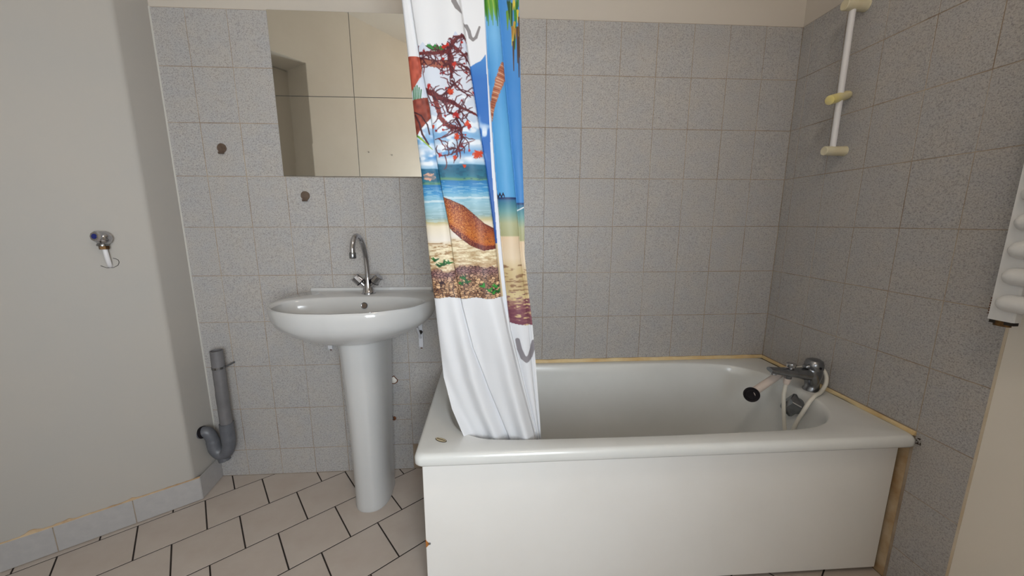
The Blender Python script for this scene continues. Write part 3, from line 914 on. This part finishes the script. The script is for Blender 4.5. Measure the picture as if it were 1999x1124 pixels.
# the artwork is laid out in its own units: row r grows downwards from the upper part of the cloth, column c across it
Z_OF = tab([(-420, 2.075), (-300, 1.985), (-150, 1.84), (0, 1.681), (110, 1.555), (250, 1.385), (340, 1.272), (450, 1.125), (530, 1.013), (585, .935), (660, .823), (740, .697), (800, .600), (850, .515), (875, .472), (890, .445)])
XL = tab([(-420, -1.53), (0, -1.494), (110, -1.485), (250, -1.474), (340, -1.464), (450, -1.457), (530, -1.45), (585, -1.443), (660, -1.436), (740, -1.427), (800, -1.404), (850, -1.371), (890, -1.345)])
XR = tab([(-420, -1.215), (0, -1.205), (150, -1.201), (330, -1.194), (430, -1.189), (500, -1.188), (570, -1.177), (640, -1.164), (720, -1.152), (855, -1.134), (890, -1.130)])
CL = tab([(-420, 745), (0, 783), (110, 795), (250, 810), (340, 822), (450, 832), (530, 840), (585, 847), (660, 855), (740, 864), (800, 882), (850, 905), (890, 922)])
CR = tab([(-420, 1008), (0, 1015), (150, 1018), (330, 1022), (430, 1025), (500, 1026), (570, 1033), (640, 1041), (720, 1048), (855, 1058), (890, 1061)])
B1 = tab([(-420, 770), (0, 801), (100, 816), (210, 838), (300, 850), (370, 862), (440, 876), (530, 888), (600, 902), (680, 922), (760, 952), (850, 990), (890, 1004)])
B2 = tab([(-420, 850), (0, 897), (100, 912), (250, 935), (330, 948), (460, 965), (580, 978), (650, 991), (760, 1018), (850, 1043), (890, 1050)])
B3 = tab([(-420, 930), (0, 942), (130, 949), (330, 959), (470, 970), (600, 984), (650, 993), (760, 1020), (850, 1045), (890, 1051)])
B4 = tab([(-420, 934), (0, 945), (130, 952), (330, 966), (470, 978), (600, 991), (650, 997), (760, 1024), (850, 1047), (890, 1053)])
B5 = tab([(-420, 960), (0, 973), (130, 985), (330, 1003), (430, 1012), (500, 1018), (640, 1034), (760, 1044), (850, 1054), (890, 1058)])
ip = lambda t, r: np.interp(r, t[0], t[1])
NC = 300
r_rows = np.concatenate([np.linspace(-420, -10, 45), np.linspace(-8, 890, 860)])
NR = len(r_rows)
a_cols = np.linspace(0, 1, NC)
R_, A_ = np.meshgrid(r_rows, a_cols, indexing='ij')
PXc = ip(CL, R_) + A_ * (ip(CR, R_) - ip(CL, R_))
def sstep(e, x, w):
    t = np.clip((x - e) / w + .5, 0, 1)
    return t * t * (3 - 2 * t)
def fracs(B): return (ip(B, R_) - ip(CL, R_)) / (ip(CR, R_) - ip(CL, R_))
f1, f2, f4, f5 = fracs(B1), fracs(B2), fracs(B4), fracs(B5)
def bump(a, b, x): return np.sqrt(np.clip(np.sin(np.pi * np.clip((x - a) / np.maximum(b - a, 1e-3), 0, 1)), 0, 1))
low = np.clip((R_ - 560) / 150, 0, 1)
D = -.006 + .012 * bump(0, f1, A_) * (1 - .3 * low)
D = D + sstep(f1, A_, .022) * .014 + .009 * bump(f1, f2, A_) * (1 - sstep(f1, A_, .002) * 0)
D = D - sstep(f2, A_, .022) * .015
D = D - sstep(f4, A_, .016) * .014 + .013 * bump(f4, f5, A_)
D = D - sstep(f5, A_, .02) * .004 + .006 * bump(f5, np.ones_like(f5) * 1.02, A_)
# smaller ripples that run down the cloth
u2 = (A_ - f1) / np.maximum(f2 - f1, .05)
D = D + .0028 * np.sin(u2 * 9.2 + .6 + R_ * .0022) * ((A_ > f1) & (A_ < f2)) * np.clip((R_ + 200) / 250, .2, 1)
u1 = A_ / np.maximum(f1, .05)
D = D + .004 * np.sin(u1 * 7.5 + 1.2) * (A_ < f1) * (0.3 + .9 * low)
D = D + low * (.009 * np.sin(A_ * 15 - R_ * .012) + .004 * np.sin(A_ * 31 - R_ * .021 + 1))
D = D + .0008 * np.sin(R_ * .06 + A_ * 5) * np.sin(R_ * .023 + A_ * 11)
Xc = ip(XL, R_) + A_ * (ip(XR, R_) - ip(XL, R_))
Zc = ip(Z_OF, R_) + 0 * A_
Yc = -0.572 - D + low * .006
# colours
def vnoise(x, y, seed):
    xi, yi = np.floor(x).astype(int), np.floor(y).astype(int)
    xf, yf = x - xi, y - yi
    def h(i, j):
        n = (i * 374761393 + j * 668265263 + seed * 974634531) & 0x7fffffff
        n = ((n ^ (n >> 13)) * 1274126177) & 0x7fffffff
        return ((n ^ (n >> 16)) & 0xffff) / 65535.0
    sx, sy = xf * xf * (3 - 2 * xf), yf * yf * (3 - 2 * yf)
    return (h(xi, yi) * (1 - sx) + h(xi + 1, yi) * sx) * (1 - sy) + (h(xi, yi + 1) * (1 - sx) + h(xi + 1, yi + 1) * sx) * sy
def worley(x, y, seed):
    xi, yi = np.floor(x).astype(int), np.floor(y).astype(int)
    d1 = np.full(x.shape, 9.); d2 = np.full(x.shape, 9.); idv = np.zeros(x.shape)
    for di in (-1, 0, 1):
        for dj in (-1, 0, 1):
            i, j = xi + di, yi + dj
            n = (i * 73856093 ^ j * 19349663 ^ seed * 83492791) & 0x7fffffff
            n = (n * 1103515245 + 12345) & 0x7fffffff
            hx = ((n >> 4) & 1023) / 1023.; hy = ((n >> 14) & 1023) / 1023.; hi = ((n >> 8) & 255) / 255.
            d = np.hypot(x - i - hx, y - j - hy)
            nearer = d < d1
            d2 = np.where(nearer, d1, np.minimum(d2, d)); idv = np.where(nearer, hi, idv); d1 = np.where(nearer, d, d1)
    return d1, d2, idv
C_ = np.empty(R_.shape + (3,)); C_[:] = (224, 225, 229)
px, py = PXc, R_
p1 = A_ < f1
p2 = (A_ >= f1) & (A_ < f2)
f3 = fracs(B3)
p3 = (A_ >= f2) & (A_ < f3)
hem = (A_ >= f3) & (A_ < f4)
p45 = A_ >= f4
def grad(t, v):
    k = np.array([q[0] for q in t], float)
    return np.stack([np.interp(v, k, np.array([q[1][c] for q in t], float)) for c in range(3)], -1)
def put(mask, col, w=1.0):
    c = np.asarray(col, float)
    if c.ndim == 1: c = np.broadcast_to(c, C_.shape)
    ww = np.broadcast_to(np.asarray(w, float), R_.shape)[mask][:, None]
    C_[mask] = C_[mask] * (1 - ww) + c[mask] * ww
def stroke(pts, wd, col, region=None, wob=0.0):
    wd = wd if hasattr(wd, '__len__') else [wd] * len(pts)
    for (x0, y0), (x1, y1), w0, w1 in zip(pts[:-1], pts[1:], wd[:-1], wd[1:]):
        mw = max(w0, w1) + 2
        i0, i1 = np.searchsorted(r_rows, (min(y0, y1) - mw, max(y0, y1) + mw))
        if i1 <= i0: continue
        X, Y = px[i0:i1], py[i0:i1]
        dx, dy = x1 - x0, y1 - y0
        L2 = dx * dx + dy * dy + 1e-9
        t = np.clip(((X - x0) * dx + (Y - y0) * dy) / L2, 0, 1)
        d = np.hypot(X - x0 - t * dx, Y - y0 - t * dy)
        hw = (w0 + (w1 - w0) * t) / 2
        if wob: hw = hw * (1 + wob * (vnoise(X * .5, Y * .5, 5) - .5))
        mk = np.clip(hw + .5 - d, 0, 1)
        if region is not None: mk = mk * region[i0:i1]
        C_[i0:i1] = C_[i0:i1] * (1 - mk[..., None]) + np.array(col, float) * mk[..., None]
def blob(x, y, rx, ry, col, region=None, seed=0):
    i0, i1 = np.searchsorted(r_rows, (y - ry * 1.6, y + ry * 1.6))
    X, Y = px[i0:i1], py[i0:i1]
    d = np.hypot((X - x) / rx, (Y - y) / ry) + .9 * (vnoise(X * .45, Y * .45, seed) - .5)
    mk = np.clip((1 - d) * 3, 0, 1)
    if region is not None: mk = mk * region[i0:i1]
    C_[i0:i1] = C_[i0:i1] * (1 - mk[..., None]) + np.array(col, float) * mk[..., None]

# -- beach picture, left and middle folds
top1 = np.full(R_.shape, 113.)
top2 = 92 - 22 * np.clip((px - 868) / 20, 0, 1) + 3 * np.sin(px * .5)
ybot = 582 + 1.5 * np.sin(px * .12)
pic = ((p1 & (py > top1)) | (p2 & (py > top2))) & (py < ybot)
yy = py - np.where(p1, 8, 0) + 3 * (vnoise(px * .06, py * .02, 2) - .5)
bg = grad([(70, (196, 206, 226)), (110, (205, 212, 226)), (190, (206, 212, 224)), (235, (190, 205, 225)), (268, (120, 170, 214)), (284, (196, 212, 230)), (300, (92, 150, 205)), (312, (205, 218, 232)), (321, (150, 190, 220)), (323, (48, 106, 140)), (336, (36, 100, 128)),
           (346, (46, 116, 140)), (351, (110, 150, 110)), (354, (44, 118, 176)), (372, (66, 146, 200)), (380, (120, 175, 205)), (398, (150, 190, 205)), (418, (140, 170, 175)), (428, (196, 184, 140)), (434, (226, 214, 190)), (462, (228, 220, 210)), (470, (218, 200, 170)),
           (500, (214, 196, 160)), (520, (196, 168, 134)), (540, (160, 126, 112)), (583, (186, 152, 112))], yy)
put(pic, bg)
cl = np.clip((vnoise(px * .05, py * .09, 8) * .6 + vnoise(px * .12, py * .2, 9) * .4 - .5) * 5, 0, 1) * ((yy > 190) & (yy < 320))
put(pic & (cl > 0), (236, 240, 246), cl * .85)
# hills with a bare slope
put(pic & p1 & (np.hypot((px - 838) / 12, (py - 346) / 8) < 1 + .5 * (vnoise(px * .3, py * .3, 3) - .5)), (206, 160, 140))
hl = vnoise(px * .15, py * .3, 12)
put(pic & (yy > 324) & (yy < 351) & (hl > .62), (30, 80, 110), .5)
# sea ripples, sand, dry grass
rp = vnoise(px * .08, py * .7, 14)
put(pic & (yy > 356) & (yy < 426) & (rp > .62), (178, 208, 220), .45)
put(pic & (yy > 384) & (yy < 388), (214, 226, 230), .7)
st = vnoise(px * .10 + py * .05, py * .45, 21) * .6 + vnoise(px * .3, py * 1.1, 22) * .4
put(pic & (yy > 466) & (yy < 524) & (st > .54), (150, 112, 70), np.clip((st - .54) * 6, 0, .85) * (.55 + .45 * p1))
put(pic & (yy > 472) & (yy < 520) & (st < .38), (240, 228, 196), .8)
# rocks and pebbles
rk = np.clip((yy - 519 + 8 * (vnoise(px * .12, py * .1, 4) - .5)) / 3, 0, 1)
d1, d2, iv = worley(px * .14, py * .24 + px * .02, 6)
peb = np.stack([120 + 110 * iv, 84 + 105 * iv, 62 + 84 * iv], -1)
purp = np.clip(1 - np.abs(yy - 528) / 16, 0, 1)[..., None]
peb = peb * (1 - .7 * purp) + np.array((122, 86, 100)) * .7 * purp
peb = np.where(((d2 - d1) < .14)[..., None], np.array((50, 24, 32.)), peb)
put(pic, peb, rk)
for (x, y, s) in ((849, 508, 9), (866, 516, 12), (858, 519, 9), (876, 513, 8), (906, 543, 9), (912, 550, 8), (902, 553, 7), (944, 558, 9), (955, 567, 9), (968, 560, 10), (972, 570, 9), (963, 572, 8)):
    for k in range(4):
        q = random.uniform(0, math.pi * 2)
        stroke([(x, y), (x + s * math.cos(q), y - abs(s * math.sin(q)) * .8)], [5, 1], random.choice([(28, 104, 34), (44, 140, 46), (20, 76, 34)]), pic.astype(float))
# big straw shape on the sand
up_e = np.interp(px, [864, 880, 905, 925, 945, 966, 985], [384, 390, 401, 418, 436, 447, 452])
dn_e = np.interp(px, [864, 872, 884, 900, 920, 944, 966, 985], [388, 438, 452, 466, 480, 489, 486, 484])
hat = p2 & (py > up_e) & (py < dn_e) & (py > 380)
wv = vnoise(px * .9, py * .9, 31)
hc = grad([(0, (96, 36, 28)), (.12, (136, 58, 32)), (.4, (168, 84, 36)), (.7, (190, 104, 34)), (.80, (176, 84, 30)), (.84, (108, 34, 28)), (1, (92, 24, 26))], (py - up_e) / np.maximum(dn_e - up_e, 1))
put(hat, hc)
put(hat & (wv > .62), (226, 160, 96), .6 * np.clip(1.2 - (px - 880) / 90, .2, 1))
put(hat & (wv < .28), (92, 34, 28), .55)
# tree trunk pieces on the left fold
t1 = pic & p1 & (py < 186) & (px < np.interp(py, [110, 150, 186], [824, 822, 799]))
tn = vnoise(px * .2, py * .12, 41)
put(t1, np.stack([150 + 40 * tn, 62 + 30 * tn, 46 + 26 * tn], -1))
for k in range(5):
    stroke([(806 + 4 * k, 160 + 4 * k), (808 + 3 * k, 198)], 2.0, (30, 104, 48), (pic & p1 & ~t1).astype(float))
t2 = pic & p1 & (py > 196 - .2 * (px - 803)) & (py < np.interp(px, [800, 812, 822, 836, 842], [268, 268, 252, 236, 228])) & (px < 841)
put(t2, np.stack([112 + 50 * tn, 48 + 30 * tn, 38 + 24 * tn], -1))
stroke([(806, 218), (822, 226), (834, 244), (838, 262)], 2.5, (58, 26, 34), (pic & p1).astype(float))
stroke([(810, 225), (818, 240), (824, 262), (836, 282)], 3.5, (70, 34, 40), (pic & p1).astype(float))
for k in range(7):
    stroke([(812 + k * 1.5, 264 + k), (832 + 2 * k, 280 + k * 2)], [3, 1], random.choice([(60, 140, 50), (150, 180, 60), (30, 96, 40)]), (pic & p1).astype(float))
# red-barked branches and blossom on the middle fold
rp2 = (pic & p2).astype(float)
for k in range(6):
    stroke([(834 + 5 * k, 94 + k % 3), (846 + 5 * k, 104)], [6, 2], (40, 128, 52), rp2)
brn = (104, 34, 36); brn2 = (78, 24, 34)
main = [([(816, 110), (850, 108), (874, 105), (884, 90), (893, 78), (905, 72), (908, 80)], [5, 7, 9, 8, 7, 6, 4], brn),
        ([(820, 124), (848, 129), (866, 131), (880, 128)], [12, 13, 13, 12], (152, 88, 70)),
        ([(820, 119), (848, 123), (880, 122)], [2, 2, 2], (96, 44, 44)),
        ([(876, 100), (880, 130), (882, 155)], [9, 8, 4], brn),
        ([(830, 178), (848, 186), (862, 195), (880, 200), (900, 212), (930, 224)], [10, 10, 8, 7, 6, 4], brn),
        ([(848, 187), (853, 205), (860, 232), (876, 248), (900, 254)], [9, 9, 8, 8, 6], (128, 54, 50)),
        ([(862, 190), (880, 173), (898, 158)], [4, 4, 2], brn2), ([(882, 160), (898, 178), (918, 190)], [4, 3, 2], brn2),
        ([(900, 212), (890, 232), (900, 252), (912, 246)], [4, 4, 4, 2], brn2), ([(868, 196), (874, 220), (892, 228), (898, 214)], [4, 3, 3, 2], brn2),
        ([(898, 254), (902, 270), (893, 292), (882, 302), (862, 306)], [4, 3, 2, 2, 1.5], brn2), ([(893, 292), (880, 288)], [2, 1], brn2), ([(898, 254), (870, 268), (850, 274)], [3, 2, 1.5], brn2),
        ([(885, 95), (905, 110), (918, 128), (920, 150)], [5, 3.5, 3, 2], brn2), ([(880, 128), (900, 130), (918, 138)], [5, 4, 2.5], brn2), ([(905, 110), (912, 104)], [2, 2], brn2)]
nodes = []
for pts, wd, c in main:
    stroke(pts, wd, c, rp2, .5)
    for (x0, y0), (x1, y1) in zip(pts[:-1], pts[1:]):
        for t in (0, .33, .66): nodes.append((x0 + (x1 - x0) * t, y0 + (y1 - y0) * t))
rb = random.Random(11)
for k in range(230):
    x, y = rb.choice(nodes)
    q = rb.uniform(0, 2 * math.pi)
    pts = [(x, y)]
    for s in range(rb.randint(2, 5)):
        q += rb.uniform(-.8, .8)
        x += rb.uniform(4, 8) * math.cos(q); y += rb.uniform(4, 8) * math.sin(q)
        pts.append((x, y))
    stroke(pts, [2.8] + [1.8] * (len(pts) - 2) + [1.0], rb.choice([brn2, (70, 26, 38), (104, 40, 46)]), rp2)
    if rb.random() < .14: blob(x, y, 2.6, 2.6, rb.choice([(168, 38, 36), (132, 26, 36)]), rp2, k)
for k, (x, y, s) in enumerate([(887, 130, 5), (880, 180, 6), (890, 225, 7), (912, 243, 6), (916, 249, 5), (892, 268, 6), (930, 303, 8), (937, 300, 6), (846, 250, 4), (860, 304, 4), (888, 308, 4), (906, 326, 4), (872, 92, 5), (866, 96, 4), (838, 172, 4), (924, 180, 4)]):
    blob(x, y, s, s * 1.1, rb.choice([(188, 42, 30), (170, 32, 32), (204, 66, 34)]), rp2, k + 50)

# -- deep blue sky strip
top3 = np.interp(px, [900, 914, 926, 938, 948], [140, 128, 120, 114, 100])
s3 = p3 & (py > top3) & (py < 475)
put(s3, grad([(100, (78, 140, 205)), (150, (44, 108, 186)), (300, (40, 104, 184)), (460, (34, 84, 160))], py))
c3 = np.clip((vnoise(px * .09, py * .07, 60) - .48) * 5, 0, 1) * np.clip(1 - np.abs(py - 255) / 60, 0, 1)
put(s3 & (c3 > 0), (225, 233, 243), c3)
put(p3 & (py >= 475) & (py < 582), (206, 184, 150))
put(hem & (py < 620), (222, 225, 234))

# -- palm picture on the right folds
p4 = p45 & (A_ < f5); p5 = p45 & (A_ >= f5)
yb5 = np.interp(px, [980, 1005, 1030, 1045], [634, 638, 642, 641])
pal = p45 & (py < yb5)
yq = py - np.where(p5, 10, 0)
put(pal, grad([(-420, (104, 168, 218)), (0, (104, 168, 218)), (60, (112, 176, 224)), (150, (78, 150, 210)), (260, (92, 164, 216)), (383, (84, 158, 212)), (385, (30, 44, 92)), (390, (60, 112, 150)), (396, (70, 128, 150)), (412, (110, 158, 160)), (436, (176, 178, 142)), (461, (170, 170, 130)),
                (463, (222, 198, 168)), (505, (224, 204, 176)), (530, (206, 184, 140)), (560, (196, 172, 130)), (583, (210, 192, 146)), (600, (140, 92, 92)), (641, (132, 84, 96))], yq))
put(pal & p5 & (py < 395), (52, 122, 194), .75)
bs = vnoise(px * .07, py * .30, 71) * .65 + vnoise(px * .2, py * .7, 72) * .35
put(pal & (yq > 518) & (yq < 583) & (bs > .52), (132, 96, 70), np.clip((bs - .52) * 7, 0, .8))
put(pal & (yq > 573) & (bs > .50), (118, 66, 82), np.clip((bs - .50) * 8, 0, .9))
put(pal & (yq > 585) & (bs < .40), (214, 190, 140), np.clip((.40 - bs) * 8, 0, .9))
put(pal & p4 & (np.abs(py - 380 + 3 * np.sin(px)) < 3) & (px < 985), (26, 28, 60))
put(pal & p5 & (np.abs(py - (408 - (px - 1015) * .5)) < 1.2), (230, 235, 240))
fr = pal.astype(float)
for k in range(10):
    x = 944 + 3.0 * k
    stroke([(x - 4, -60), (x, -10), (x + 3, 22 + 10 * (k % 3))], [6, 5, 1], random.choice([(90, 150, 50), (140, 176, 70), (60, 120, 40)]), (pal & p4).astype(float))
for k in range(46):
    x = random.uniform(974, 1018); y = random.uniform(-420, 50)
    stroke([(x, y), (x + random.uniform(-4, 4), y + random.uniform(30, 60))], [7, 1], random.choice([(28, 92, 30), (44, 120, 40), (18, 66, 26), (96, 140, 44)]), (pal & p5).astype(float))
for k in range(12):
    x = random.uniform(1000, 1017); y = random.uniform(-20, 50)
    stroke([(x, y), (x + random.uniform(-3, 3), y + random.uniform(18, 36))], [5, 1], random.choice([(206, 180, 60), (176, 140, 50), (150, 110, 40)]), (pal & p5).astype(float))
for x, y0, y1 in ((1003, 70, 128), (1011, 40, 112), (1014, 60, 140), (1015, 20, 100)):
    stroke([(x, y0), (x + 1, y1)], [4, 1.5], (70, 44, 30), (pal & p5).astype(float))
tk = [(986, 122), (976, 150), (966, 180), (960, 205), (958, 230)]
stroke(tk, [20, 18, 14, 9, 5], (176, 108, 82), (pal & p4).astype(float), .3)
for k in range(22):
    t = k / 22 * 3.99; i = int(t); q = t - i
    x = tk[i][0] + (tk[i + 1][0] - tk[i][0]) * q; y = tk[i][1] + (tk[i + 1][1] - tk[i][1]) * q
    wd = 9 - t * 1.7
    stroke([(x - wd, y - 2), (x + wd * .8, y + 2)], 1.3, random.choice([(222, 190, 160), (128, 66, 52)]), (pal & p4).astype(float))
# -- grey brush lettering
gry = (134, 130, 132)
allm = np.ones(R_.shape)
stroke([(903, 46), (909, 46), (914, 56), (917, 68), (922, 73), (928, 68), (935, 47)], [6, 7, 7, 7, 6, 6, 4], gry, p3.astype(float))
stroke([(888, -22), (884, -6), (886, 8), (892, 18), (899, 25)], [6, 8, 10, 10, 6], gry, (p2).astype(float))
stroke([(1011, 672), (1015, 690), (1022, 706), (1029, 711), (1036, 705), (1041, 690), (1044, 676)], [9, 10, 11, 11, 11, 10, 9], (140, 135, 140), p45.astype(float))

C_ *= .93
lin = np.where(C_ / 255 <= .04045, C_ / 255 / 12.92, ((np.clip(C_, 0, 255) / 255 + .055) / 1.055) ** 2.4)
me = bpy.data.meshes.new('shower_curtain')
nv = NR * NC
me.vertices.add(nv)
me.vertices.foreach_set('co', np.stack([Xc, Yc, Zc], -1).astype(np.float32).ravel())
idx = np.arange(nv).reshape(NR, NC)
quads = np.stack([idx[:-1, :-1], idx[1:, :-1], idx[1:, 1:], idx[:-1, 1:]], -1).reshape(-1, 4)
nf = len(quads)
me.loops.add(nf * 4); me.polygons.add(nf)
me.loops.foreach_set('vertex_index', quads.astype(np.int32).ravel())
me.polygons.foreach_set('loop_start', np.arange(0, nf * 4, 4, dtype=np.int32))
me.polygons.foreach_set('loop_total', np.full(nf, 4, dtype=np.int32))
me.update(calc_edges=True)
me.validate()
ca = me.color_attributes.new('print', 'FLOAT_COLOR', 'POINT')
ca.data.foreach_set('color', np.concatenate([lin.reshape(-1, 3), np.ones((nv, 1))], 1).astype(np.float32).ravel())
cm_, nt, b = new_mat('printed_curtain_fabric')
at = nt.nodes.new('ShaderNodeAttribute'); at.attribute_name = 'print'
nt.links.new(at.outputs['Color'], b.inputs['Base Color'])
b.inputs['Roughness'].default_value = 0.5
b.inputs['Specular IOR Level'].default_value = 0.35
me.materials.append(cm_)
me.shade_smooth()
cur = bpy.data.objects.new('shower_curtain', me)
COL.objects.link(cur)
tag(cur, 'gathered white shower curtain printed with a tropical beach, hanging into the bath', 'curtain')
# rod above the picture that carries it
rod = thing('curtain_rod', (-0.75, -0.575, 2.11), 'white curtain rod above the bath', 'curtain rod')
MB().tube([(-1.62, -.575, 2.11), tuple(rpt(.575, 0.0, 2.11))], .0125, 16).build('rod', M['rod'], rod, True)
MB().tube([(-1.60, -.575, 2.11), (-1.60, -.575, CEIL)], .008, 12).build('ceiling_stay', M['rod'], rod, True)
for k in range(9):
    x = -1.52 + .038 * k
    MB().tube([(x + .001 * math.cos(q), -.575 + .026 * math.sin(q), 2.098 + .026 * math.cos(q)) for q in [2 * math.pi * i / 20 for i in range(21)]], .002, 6).build('ring', M['rod'], rod, True)
